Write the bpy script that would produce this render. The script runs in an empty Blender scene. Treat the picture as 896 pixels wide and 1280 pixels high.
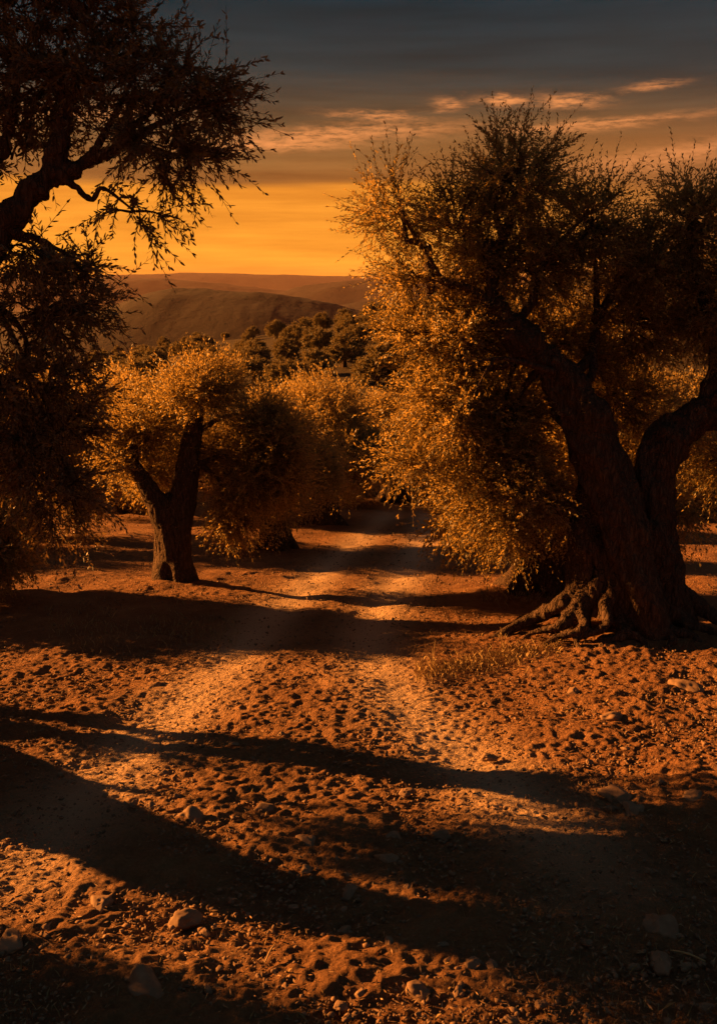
import bpy, math, random
import numpy as np
from mathutils import Vector

SC = bpy.context.scene
COL = SC.collection
R = math.radians

# ------------------------------------------------------------------ camera
FPX, CX, CY = 1200.0, 448.0, 640.0            # focal length and centre of the 896 x 1280 frame
PITCH = math.atan(290 / FPX)
CAM = np.array([0.0, 0.0, 2.4])
cam_d = bpy.data.cameras.new('camera')
cam_d.sensor_fit = 'VERTICAL'
cam_d.sensor_height = 36.0
cam_d.lens = FPX / 1280 * 36.0
cam_d.clip_start = 0.05
cam_d.clip_end = 20000
cam = bpy.data.objects.new('camera', cam_d)
COL.objects.link(cam)
cam.location = CAM
cam.rotation_euler = (math.pi / 2 - PITCH, 0, 0)
SC.camera = cam

# ------------------------------------------------------------------ light
SUN_AZ, SUN_EL = R(70), R(15)                 # left of +Y, above the horizon
SUN_DIR = Vector((-math.sin(SUN_AZ) * math.cos(SUN_EL), math.cos(SUN_AZ) * math.cos(SUN_EL), math.sin(SUN_EL)))
sun_d = bpy.data.lights.new('sun', 'SUN')
sun_d.energy = 5.0
sun_d.color = (1.0, 0.37, 0.075)
sun_d.angle = R(0.5)
sun = bpy.data.objects.new('sun', sun_d)
COL.objects.link(sun)
sun.rotation_euler = SUN_DIR.to_track_quat('Z', 'Y').to_euler()
sun.location = (-60, 60, 60)

SC.view_settings.view_transform = 'Standard'
SC.view_settings.look = 'None'
SC.view_settings.gamma = 1.0
SC.view_settings.use_curve_mapping = False
SC.view_settings.exposure = 1.85
SC.render.engine = 'CYCLES'
SC.cycles.use_denoising = True
SC.cycles.denoiser = 'OPENIMAGEDENOISE'
SC.cycles.max_bounces = 6
SC.cycles.diffuse_bounces = 3
SC.cycles.glossy_bounces = 2
SC.cycles.transmission_bounces = 3
SC.cycles.volume_bounces = 1
SC.cycles.transparent_max_bounces = 4
SC.cycles.caustics_reflective = False
SC.cycles.caustics_refractive = False


class NT:
    """tiny helper for node trees"""
    def __init__(self, tree):
        self.t = tree
        tree.nodes.clear()

    def n(self, kind, **kw):
        nd = self.t.nodes.new(kind)
        ins = kw.pop('ins', {})
        for k, v in kw.items():
            setattr(nd, k, v)
        for k, v in ins.items():
            if hasattr(v, 'is_output'):
                self.t.links.new(v, nd.inputs[k])
            else:
                nd.inputs[k].default_value = v
        return nd

    def math(self, op, a, b=None, c=None, clamp=False):
        ins = {0: a}
        if b is not None:
            ins[1] = b
        if c is not None:
            ins[2] = c
        return self.n('ShaderNodeMath', operation=op, use_clamp=clamp, ins=ins).outputs[0]

    def ramp(self, fac, stops, interp='LINEAR'):
        nd = self.n('ShaderNodeValToRGB', ins={0: fac})
        cr = nd.color_ramp
        cr.interpolation = interp
        while len(cr.elements) < len(stops):
            cr.elements.new(0.5)
        for e, (p, c) in zip(cr.elements, stops):
            e.position = p
            e.color = (*c, 1) if len(c) == 3 else c
        return nd.outputs[0]

    def mix(self, fac, a, b, blend='MIX'):
        nd = self.n('ShaderNodeMix', data_type='RGBA', blend_type=blend)
        for i, v in ((0, fac), (6, a), (7, b)):
            if hasattr(v, 'is_output'):
                self.t.links.new(v, nd.inputs[i])
            else:
                nd.inputs[i].default_value = v if not isinstance(v, tuple) else (*v[:3], 1)
        return nd.outputs[2]

    def smooth(self, v, lo, hi):
        nd = self.n('ShaderNodeMapRange', interpolation_type='SMOOTHSTEP', ins={0: v, 1: lo, 2: hi, 3: 0.0, 4: 1.0})
        return nd.outputs[0]


def build_world():
    w = bpy.data.worlds.new('World')
    SC.world = w
    w.use_nodes = True
    t = NT(w.node_tree)
    out = t.n('ShaderNodeOutputWorld')
    bg = t.n('ShaderNodeBackground', ins={1: 0.067})
    w.node_tree.links.new(bg.outputs[0], out.inputs[0])
    sky = t.n('ShaderNodeTexSky', sky_type='NISHITA', sun_disc=False, sun_elevation=SUN_EL,
              sun_rotation=-SUN_AZ, air_density=1.5, dust_density=4.0, ozone_density=1.0)
    tc = t.n('ShaderNodeTexCoord')
    sep = t.n('ShaderNodeSeparateXYZ', ins={0: tc.outputs['Generated']})
    x, y, z = sep.outputs
    el = t.math('MULTIPLY', t.math('ARCSINE', z), 57.2958)         # elevation in degrees
    az = t.math('MULTIPLY', t.math('ARCTAN2', x, y), 57.2958)      # degrees right of +Y
    # slow undulation of the cloud bank's lower edge
    v1 = t.n('ShaderNodeCombineXYZ', ins={0: t.math('MULTIPLY', az, 0.05), 1: t.math('MULTIPLY', el, 0.5), 2: 3.1})
    wob = t.n('ShaderNodeTexNoise', ins={'Vector': v1.outputs[0], 'Scale': 1.0, 'Detail': 4.0, 'Roughness': 0.55})
    el2 = t.math('ADD', el, t.math('MULTIPLY', t.math('SUBTRACT', wob.outputs[0], 0.5), 1.6))
    K = 1.0
    f = t.math('DIVIDE', el2, 40.0, clamp=True)
    st = [(0.0, (4.3, 1.42, 0.11)), (1.2, (4.5, 1.62, 0.13)), (4.9, (3.7, 1.25, 0.11)), (5.4, (1.5, 0.54, 0.11)),
          (6.5, (1.35, 0.54, 0.13)), (8.5, (0.66, 0.36, 0.14)), (11.0, (0.155, 0.18, 0.165)), (14.5, (0.045, 0.115, 0.148)),
          (22.0, (0.12, 0.17, 0.19)), (40.0, (0.15, 0.22, 0.27))]
    grad = t.ramp(f, [(p / 40.0, c) for p, c in st])
    # streaks of brighter and dimmer gold in the clear strip
    v2 = t.n('ShaderNodeCombineXYZ', ins={0: t.math('MULTIPLY', az, 0.10), 1: t.math('MULTIPLY', el, 1.6), 2: 0.7})
    s2 = t.n('ShaderNodeTexNoise', ins={'Vector': v2.outputs[0], 'Scale': 1.0, 'Detail': 5.0, 'Roughness': 0.6})
    grad = t.mix(1.0, grad, t.ramp(s2.outputs[0], [(0.3, (0.80, 0.74, 0.72)), (0.7, (1.12, 1.14, 1.2))]), 'MULTIPLY')
    # dimmer to the right, away from the sun
    dim = t.smooth(az, -2.0, 20.0)
    low = t.math('SUBTRACT', 1.0, t.smooth(el, 5.5, 10.0))
    grad = t.mix(t.math('MULTIPLY', t.math('MULTIPLY', dim, low), 0.85), grad, (1.5, 0.5, 0.10))
    # thin cirrus lit from below: long ragged streaks
    v3 = t.n('ShaderNodeCombineXYZ', ins={0: t.math('MULTIPLY', az, 0.45), 1: t.math('MULTIPLY', el, 2.0), 2: 7.3})
    c3 = t.n('ShaderNodeTexNoise', ins={'Vector': v3.outputs[0], 'Scale': 1.0, 'Detail': 7.0, 'Roughness': 0.65, 'Distortion': 0.4})
    w3 = t.math('SUBTRACT', c3.outputs[0], 0.5)
    azw = t.math('ADD', az, t.math('MULTIPLY', w3, 3.0))
    elw = t.math('ADD', el, t.math('MULTIPLY', w3, 1.1))
    total = None
    for a0, e0, la, le, tilt, amt in ((-1.5, 7.9, 7.0, .42, .05, .85), (-5.0, 7.35, 5.0, .35, .04, .9), (1.0, 8.8, 2.6, .26, -.06, .7), (5.0, 9.4, .9, .30, 0, .8), (8.1, 9.5, 1.5, .26, -.03, .95),
                                      (11.4, 9.4, 1.7, .30, -.09, .95), (13.0, 8.2, 6.0, .24, .05, .75), (15.9, 9.95, 1.3, .18, .04, .7), (18.0, 6.6, 6.0, .6, .12, .7), (-16, 8.6, 6, .4, .03, .7)):
        da = t.math('SUBTRACT', azw, a0)
        de = t.math('SUBTRACT', t.math('SUBTRACT', elw, e0), t.math('MULTIPLY', da, tilt))
        q = t.math('ADD', t.math('POWER', t.math('ABSOLUTE', t.math('DIVIDE', da, la)), 2.0), t.math('POWER', t.math('ABSOLUTE', t.math('DIVIDE', de, le)), 2.0))
        g = t.math('MULTIPLY', t.math('EXPONENT', t.math('MULTIPLY', q, -1.0)), amt)
        total = g if total is None else t.math('MAXIMUM', total, g)
    fine = t.n('ShaderNodeTexNoise', ins={'Vector': t.n('ShaderNodeCombineXYZ', ins={0: t.math('MULTIPLY', az, 0.9), 1: t.math('MULTIPLY', el, 5.0), 2: 1.3}).outputs[0], 'Scale': 1.0, 'Detail': 6.0, 'Roughness': 0.7})
    cl = t.math('MULTIPLY', total, t.smooth(fine.outputs[0], 0.28, 0.62))
    grad = t.mix(t.math('MULTIPLY', cl, 0.9), grad, (4.4, 1.5, 0.42))
    # the sky away from the sunset is dim
    away = t.smooth(t.math('COSINE', t.math('MULTIPLY', t.math('ADD', az, 28.0), 1 / 57.2958)), 0.2, 0.85)
    dusk = t.ramp(t.math('DIVIDE', el, 60.0, clamp=True), [(0.0, (0.20, 0.21, 0.22)), (0.3, (0.16, 0.22, 0.25)), (1.0, (0.15, 0.22, 0.28))])
    grad = t.mix(away, dusk, grad)
    col = t.mix(0.004, grad, sky.outputs[0])
    below = t.smooth(el, -6.0, -0.5)
    col = t.mix(below, (0.25, 0.12, 0.05), col)
    w.node_tree.links.new(col, bg.inputs[0])


build_world()

# ------------------------------------------------------------------ noise and helpers


def _hash(*ii):
    ii = [np.atleast_1d(i) for i in ii]
    h = np.zeros(np.broadcast(*ii).shape, np.uint32)
    for k, i in enumerate(ii):
        h = (h ^ (i.astype(np.int64).astype(np.uint32) * np.uint32((0x9E3779B1, 0x85EBCA77, 0xC2B2AE3D, 0x27D4EB2F)[k])))
        h = (h ^ (h >> np.uint32(15))) * np.uint32(0x2C1B3C6D)
    h = (h ^ (h >> np.uint32(12))) * np.uint32(0x297A2D39)
    h ^= h >> np.uint32(15)
    return h.astype(np.float32) / np.float32(4294967296.0)


def _q(t):
    return t * t * t * (t * (t * 6 - 15) + 10)


def vn2(x, y, s=0):
    ix, iy = np.floor(x), np.floor(y)
    fx, fy = _q(x - ix), _q(y - iy)
    sd = np.full((), s)
    a, b = _hash(ix, iy, sd), _hash(ix + 1, iy, sd)
    c, d = _hash(ix, iy + 1, sd), _hash(ix + 1, iy + 1, sd)
    return ((a + (b - a) * fx) * (1 - fy) + (c + (d - c) * fx) * fy) * 2 - 1


def vn3(x, y, z, s=0):
    iz = np.floor(z)
    fz = _q(z - iz)
    ix, iy = np.floor(x), np.floor(y)
    fx, fy = _q(x - ix), _q(y - iy)
    sd = np.full((), s)
    r = []
    for k in (0, 1):
        a, b = _hash(ix, iy, iz + k, sd), _hash(ix + 1, iy, iz + k, sd)
        c, d = _hash(ix, iy + 1, iz + k, sd), _hash(ix + 1, iy + 1, iz + k, sd)
        r.append((a + (b - a) * fx) * (1 - fy) + (c + (d - c) * fx) * fy)
    return (r[0] + (r[1] - r[0]) * fz) * 2 - 1


def worley(x, y, s=0):
    ix, iy = np.floor(x), np.floor(y)
    best = np.full(x.shape, 9.0, np.float32)
    for dx in (-1, 0, 1):
        for dy in (-1, 0, 1):
            jx, jy = ix + dx, iy + dy
            px = jx + _hash(jx, jy, np.full((), s))
            py = jy + _hash(jx, jy, np.full((), s + 91))
            best = np.minimum(best, (px - x) ** 2 + (py - y) ** 2)
    return np.sqrt(best)


def sstep(v, lo, hi):
    t = np.clip((v - lo) / (hi - lo), 0, 1)
    return t * t * (3 - 2 * t)


def norm(a):
    return a / np.maximum(np.linalg.norm(a, axis=-1, keepdims=True), 1e-9)


def P(px, py, Y):
    """the point at depth Y metres that stands at this place of the photograph"""
    cx, cy = (px - CX) / FPX, (CY - py) / FPX
    d = np.array([cx, math.cos(PITCH) + cy * math.sin(PITCH), -math.sin(PITCH) + cy * math.cos(PITCH)])
    return CAM + d * (Y / d[1])


def px_m(Y, py=640):
    cy = (CY - py) / FPX
    return Y / (math.cos(PITCH) + cy * math.sin(PITCH)) / FPX


def catmull(pts, rad, m=8):
    pts = np.asarray(pts, float)
    rad = np.asarray(rad, float)
    p = np.vstack([2 * pts[0] - pts[1], pts, 2 * pts[-1] - pts[-2]])
    r = np.concatenate([[rad[0]], rad, [rad[-1]]])
    op, orr = [], []
    for i in range(len(pts) - 1):
        for k in range(m):
            t = k / m
            b = np.array([-t + 2 * t * t - t ** 3, 2 - 5 * t * t + 3 * t ** 3, t + 4 * t * t - 3 * t ** 3, -t * t + t ** 3]) / 2
            op.append(b @ p[i:i + 4])
            orr.append(rad[i] + (rad[i + 1] - rad[i]) * t)
    op.append(pts[-1])
    orr.append(rad[-1])
    return np.array(op), np.array(orr)


def tube_arrays(C, Rr, sides):
    """C (T,K,3) curves, Rr (T,K) radii -> verts, quads (capped by closing radii)"""
    T, K, _ = C.shape
    tan = norm(np.gradient(C, axis=1))
    ref = np.zeros_like(tan)
    mt = norm(C[:, -1] - C[:, 0])
    horiz = np.abs(mt[:, 2]) < 0.8
    ref[horiz] = (0, 0, 1)
    ref[~horiz] = (1, 0.3, 0)
    u = norm(np.cross(tan, ref))
    v = np.cross(tan, u)
    a = np.arange(sides) * 2 * math.pi / sides
    V = C[:, :, None, :] + Rr[:, :, None, None] * (np.cos(a)[None, None, :, None] * u[:, :, None, :] + np.sin(a)[None, None, :, None] * v[:, :, None, :])
    idx = np.arange(T * K * sides).reshape(T, K, sides)
    n = np.roll(idx, -1, axis=2)
    Q = np.stack([idx[:, :-1], n[:, :-1], n[:, 1:], idx[:, 1:]], -1).reshape(-1, 4)
    caps = np.concatenate([idx[:, 0, ::-1], idx[:, -1]], 0)
    return V.reshape(-1, 3), Q, caps


def mesh_from(name, V, faces, mats=(), mat_idx=None, smooth=True):
    """faces: list of (n,k) int arrays; mat_idx: one index per array"""
    me = bpy.data.meshes.new(name)
    V = np.ascontiguousarray(V, np.float32)
    me.vertices.add(len(V))
    me.vertices.foreach_set('co', V.ravel())
    loops = np.concatenate([f.ravel() for f in faces]).astype(np.int32)
    sizes = np.concatenate([np.full(len(f), f.shape[1], np.int32) for f in faces])
    start = np.concatenate([[0], np.cumsum(sizes)[:-1]]).astype(np.int32)
    me.loops.add(len(loops))
    me.loops.foreach_set('vertex_index', loops)
    me.polygons.add(len(sizes))
    me.polygons.foreach_set('loop_start', start)
    for m in mats:
        me.materials.append(m)
    if mat_idx is not None:
        me.polygons.foreach_set('material_index', np.concatenate([np.full(len(f), k, np.int32) for f, k in zip(faces, mat_idx)]))
    me.polygons.foreach_set('use_smooth', np.full(len(sizes), smooth))
    me.update(calc_edges=True)
    me.validate()
    return me


def link(name, me, parent=None, loc=None):
    o = bpy.data.objects.new(name, me)
    COL.objects.link(o)
    if parent is not None:
        o.parent = parent
    if loc is not None:
        o.location = loc
    return o


def tag(o, label=None, cat=None, group=None, kind=None):
    for k, v in (('label', label), ('category', cat), ('group', group), ('kind', kind)):
        if v:
            o[k] = v
    return o


def empty(name, loc, label, cat, group=None, rz=0, scale=1):
    o = link(name, None, None, loc)
    o.empty_display_size = 0.3
    o.rotation_euler = (0, 0, rz)
    o.scale = (scale,) * 3
    return tag(o, label, cat, group)


def copy_tree(root, loc, rz, scale, label, group):
    c = root.copy()
    COL.objects.link(c)
    c.location = loc
    c.rotation_euler = (0, 0, rz)
    c.scale = (scale,) * 3
    tag(c, label, None, group)
    for ch in root.children:
        d = ch.copy()
        COL.objects.link(d)
        d.parent = c
    return c


# ------------------------------------------------------------------ materials
def new_mat(name):
    m = bpy.data.materials.new(name)
    m.use_nodes = True
    t = NT(m.node_tree)
    return m, t, t.n('ShaderNodeOutputMaterial')


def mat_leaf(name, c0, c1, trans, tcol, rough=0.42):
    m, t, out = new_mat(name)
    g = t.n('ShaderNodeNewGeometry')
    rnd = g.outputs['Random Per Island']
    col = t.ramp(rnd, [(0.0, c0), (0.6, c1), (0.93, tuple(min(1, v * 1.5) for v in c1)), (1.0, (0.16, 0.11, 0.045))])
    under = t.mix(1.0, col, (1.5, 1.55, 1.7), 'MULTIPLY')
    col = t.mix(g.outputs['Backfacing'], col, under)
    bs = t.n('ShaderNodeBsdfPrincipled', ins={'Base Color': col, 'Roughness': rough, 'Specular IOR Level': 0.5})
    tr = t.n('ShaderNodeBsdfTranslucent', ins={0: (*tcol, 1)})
    mx = t.n('ShaderNodeMixShader', ins={0: trans, 1: bs.outputs[0], 2: tr.outputs[0]})
    m.node_tree.links.new(mx.outputs[0], out.inputs[0])
    return m


def mat_bark():
    m, t, out = new_mat('olive_bark')
    tc = t.n('ShaderNodeTexCoord')
    mp = t.n('ShaderNodeMapping', ins={0: tc.outputs['Object'], 'Scale': (1, 1, 0.28)})
    n1 = t.n('ShaderNodeTexNoise', ins={'Vector': mp.outputs[0], 'Scale': 22, 'Detail': 8, 'Roughness': 0.65})
    n2 = t.n('ShaderNodeTexVoronoi', feature='DISTANCE_TO_EDGE', ins={'Vector': mp.outputs[0], 'Scale': 26})
    n3 = t.n('ShaderNodeTexNoise', ins={'Vector': tc.outputs['Object'], 'Scale': 2.5, 'Detail': 4})
    col = t.ramp(n1.outputs[0], [(0.3, (0.028, 0.018, 0.012)), (0.52, (0.105, 0.066, 0.042)), (0.75, (0.21, 0.135, 0.085))])
    col = t.mix(t.math('MULTIPLY', n3.outputs[0], 0.5), col, (0.075, 0.056, 0.04))
    hgt = t.math('ADD', t.math('MULTIPLY', t.smooth(n2.outputs[0], 0.0, 0.18), 0.6), n1.outputs[0])
    bp = t.n('ShaderNodeBump', ins={'Strength': 1.0, 'Distance': 0.04, 'Height': hgt})
    bs = t.n('ShaderNodeBsdfPrincipled', ins={'Base Color': col, 'Roughness': 0.9, 'Specular IOR Level': 0.1, 'Normal': bp.outputs[0]})
    m.node_tree.links.new(bs.outputs[0], out.inputs[0])
    return m


def mat_soil(name, dark, mid, light, fine=1.0):
    m, t, out = new_mat(name)
    g = t.n('ShaderNodeNewGeometry')
    pos = g.outputs['Position']
    n1 = t.n('ShaderNodeTexNoise', ins={'Vector': pos, 'Scale': 1.6, 'Detail': 9, 'Roughness': 0.68})
    n2 = t.n('ShaderNodeTexNoise', ins={'Vector': pos, 'Scale': 45, 'Detail': 6, 'Roughness': 0.7})
    n4 = t.n('ShaderNodeTexVoronoi', ins={'Vector': pos, 'Scale': 38})
    fac = t.math('ADD', t.math('MULTIPLY', n1.outputs[0], 0.6), t.math('MULTIPLY', n2.outputs[0], 0.4))
    col = t.ramp(fac, [(0.34, dark), (0.5, mid), (0.66, light)])
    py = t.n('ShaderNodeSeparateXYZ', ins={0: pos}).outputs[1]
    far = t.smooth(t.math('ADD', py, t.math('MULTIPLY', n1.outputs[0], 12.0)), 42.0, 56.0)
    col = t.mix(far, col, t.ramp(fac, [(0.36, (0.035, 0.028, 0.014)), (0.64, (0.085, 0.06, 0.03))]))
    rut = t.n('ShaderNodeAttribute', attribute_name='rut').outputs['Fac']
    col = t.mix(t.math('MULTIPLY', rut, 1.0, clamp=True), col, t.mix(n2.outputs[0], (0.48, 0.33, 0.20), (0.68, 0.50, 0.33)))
    h = t.math('ADD', t.math('MULTIPLY', n2.outputs[0], 1.0), t.math('MULTIPLY', n4.outputs['Distance'], 0.5))
    bp = t.n('ShaderNodeBump', ins={'Strength': 1.0 * fine, 'Distance': 0.045, 'Height': h})
    bs = t.n('ShaderNodeBsdfPrincipled', ins={'Base Color': col, 'Roughness': 0.95, 'Specular IOR Level': 0.15, 'Normal': bp.outputs[0]})
    m.node_tree.links.new(bs.outputs[0], out.inputs[0])
    return m


def mat_noise(name, a, b, scale, rough=0.9, bump=0.3, dist=0.02, detail=6):
    m, t, out = new_mat(name)
    g = t.n('ShaderNodeNewGeometry')
    n1 = t.n('ShaderNodeTexNoise', ins={'Vector': g.outputs['Position'], 'Scale': scale, 'Detail': detail, 'Roughness': 0.65})
    fac = t.math('ADD', t.math('MULTIPLY', n1.outputs[0], 0.75), t.math('MULTIPLY', g.outputs['Random Per Island'], 0.25))
    col = t.ramp(fac, [(0.3, a), (0.7, b)])
    bp = t.n('ShaderNodeBump', ins={'Strength': bump, 'Distance': dist, 'Height': n1.outputs[0]})
    bs = t.n('ShaderNodeBsdfPrincipled', ins={'Base Color': col, 'Roughness': rough, 'Specular IOR Level': 0.25, 'Normal': bp.outputs[0]})
    m.node_tree.links.new(bs.outputs[0], out.inputs[0])
    return m


M_BARK = mat_bark()
M_LEAF = mat_leaf('olive_leaf', (0.085, 0.08, 0.036), (0.15, 0.135, 0.062), 0.5, (0.55, 0.36, 0.09))
M_NEARLEAF = mat_leaf('silhouette_olive_leaf', (0.05, 0.045, 0.024), (0.10, 0.085, 0.044), 0.26, (0.42, 0.24, 0.065))  # olive leaf darkened so the near tree stands as a backlit silhouette
M_FARLEAF = mat_leaf('far_olive_leaf', (0.06, 0.058, 0.026), (0.10, 0.092, 0.042), 0.3, (0.28, 0.19, 0.05), 0.6)
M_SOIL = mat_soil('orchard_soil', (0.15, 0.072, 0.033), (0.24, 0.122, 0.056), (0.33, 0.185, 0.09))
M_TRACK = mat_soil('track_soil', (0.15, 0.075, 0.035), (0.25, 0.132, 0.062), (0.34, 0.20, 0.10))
M_STONE = mat_noise('field_stone', (0.13, 0.08, 0.048), (0.27, 0.175, 0.105), 14, 0.8, 0.4, 0.01)
M_STRAW = mat_noise('dry_straw', (0.30, 0.20, 0.08), (0.48, 0.36, 0.17), 20, 0.7, 0.0)
M_LITTER = mat_noise('dead_leaf', (0.14, 0.08, 0.036), (0.42, 0.27, 0.14), 20, 0.7, 0.0)
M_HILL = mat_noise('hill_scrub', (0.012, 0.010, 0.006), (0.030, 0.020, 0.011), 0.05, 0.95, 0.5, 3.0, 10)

# ------------------------------------------------------------------ terrain
SLOPE = 0.149


def profile(y):
    """height of the orchard floor along the view, before the hill's sideways tilt"""
    ys = np.array([-80., 0., 20., 26., 32., 40., 60., 90., 125., 150., 200., 300., 420., 4000.])
    zs = np.array([4.0, 0., -2.98, -3.80, -4.35, -4.5, -4.1, -3.4, -2.6, -4.0, -10., -28., -38., -42.])
    r = np.zeros_like(y, dtype=float)
    for o, wt in ((-1.5, .25), (0, .5), (1.5, .25)):
        r += wt * np.interp(y + o, ys, zs)
    return r


_G0 = {}


def macro(x, y):
    x = np.asarray(x, float)
    y = np.asarray(y, float)
    z = profile(y)
    T = sstep(y, 28, 125) * (1 - sstep(y, 125, 420))
    z = z + T * 0.175 * np.clip(x, -60, 60)
    z = z + 0.05 * vn2(x * 0.35, y * 0.35, 5) * sstep(y, 1, 6) + 0.03 * vn2(x * 0.9, y * 0.9, 6)
    z = z + 1.2 * vn2(x * 0.03, y * 0.03, 8) * sstep(y, 40, 90)
    # raised ground round the big trunk and along the right side of the track
    z = z + 0.20 * np.exp(-(((x - 3.0) / 1.5) ** 2 + ((y - 9.9) / 1.1) ** 2))
    z = z + 0.10 * np.exp(-(((x - 2.6) / 0.9) ** 2 + ((y - 13.0) / 0.9) ** 2))
    z = z + 0.14 * np.exp(-(((x + 2.75) / 1.2) ** 2 + ((y - 13.4) / 1.0) ** 2))
    return z


def ground_hits(pxs, pys):
    """where the photograph's rays through these pixels meet the orchard floor"""
    cx, cy = (np.asarray(pxs, float) - CX) / FPX, (CY - np.asarray(pys, float)) / FPX
    d = np.stack([cx, math.cos(PITCH) + cy * math.sin(PITCH), -math.sin(PITCH) + cy * math.cos(PITCH)], -1)
    d = d / d[:, 1:2]
    Y = np.full(len(d), 1.0)
    lo, hi = np.full(len(d), 1.0), np.full(len(d), 80.0)
    S = np.geomspace(1.0, 80, 140)
    below = np.stack([CAM[2] + d[:, 2] * q <= macro(d[:, 0] * q, d[:, 1] * q) for q in S], -1)
    k = np.where(below.any(1), below.argmax(1), len(S) - 1).clip(1)
    lo, hi = S[k - 1], S[k]
    for _ in range(18):
        m = (lo + hi) / 2
        u = CAM[2] + d[:, 2] * m <= macro(d[:, 0] * m, d[:, 1] * m)
        lo, hi = np.where(u, lo, m), np.where(u, m, hi)
    return CAM + d * hi[:, None]


def ground_hit(px, py):
    return ground_hits([px], [py])[0]


def line_dist(x, y, pts):
    d = np.full(x.shape, 1e9)
    for a, b in zip(pts[:-1], pts[1:]):
        ab = b - a
        t = np.clip(((x - a[0]) * ab[0] + (y - a[1]) * ab[1]) / (ab @ ab), 0, 1)
        d = np.minimum(d, (x - a[0] - t * ab[0]) ** 2 + (y - a[1] - t * ab[1]) ** 2)
    return np.sqrt(d)


RUT_L = np.array([ground_hit(*p)[:2] for p in ((20, 1100), (120, 985), (215, 890), (310, 803), (368, 745), (440, 682), (482, 645), (492, 630))])
RUT_R = np.array([ground_hit(*p)[:2] for p in ((760, 1100), (620, 980), (500, 870), (462, 805), (484, 745), (525, 683), (532, 648), (520, 630))])
RUT_L, RUT_R = (catmull(np.c_[r, np.zeros(len(r))], np.ones(len(r)), 5)[0][:, :2] for r in (RUT_L, RUT_R))


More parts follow.
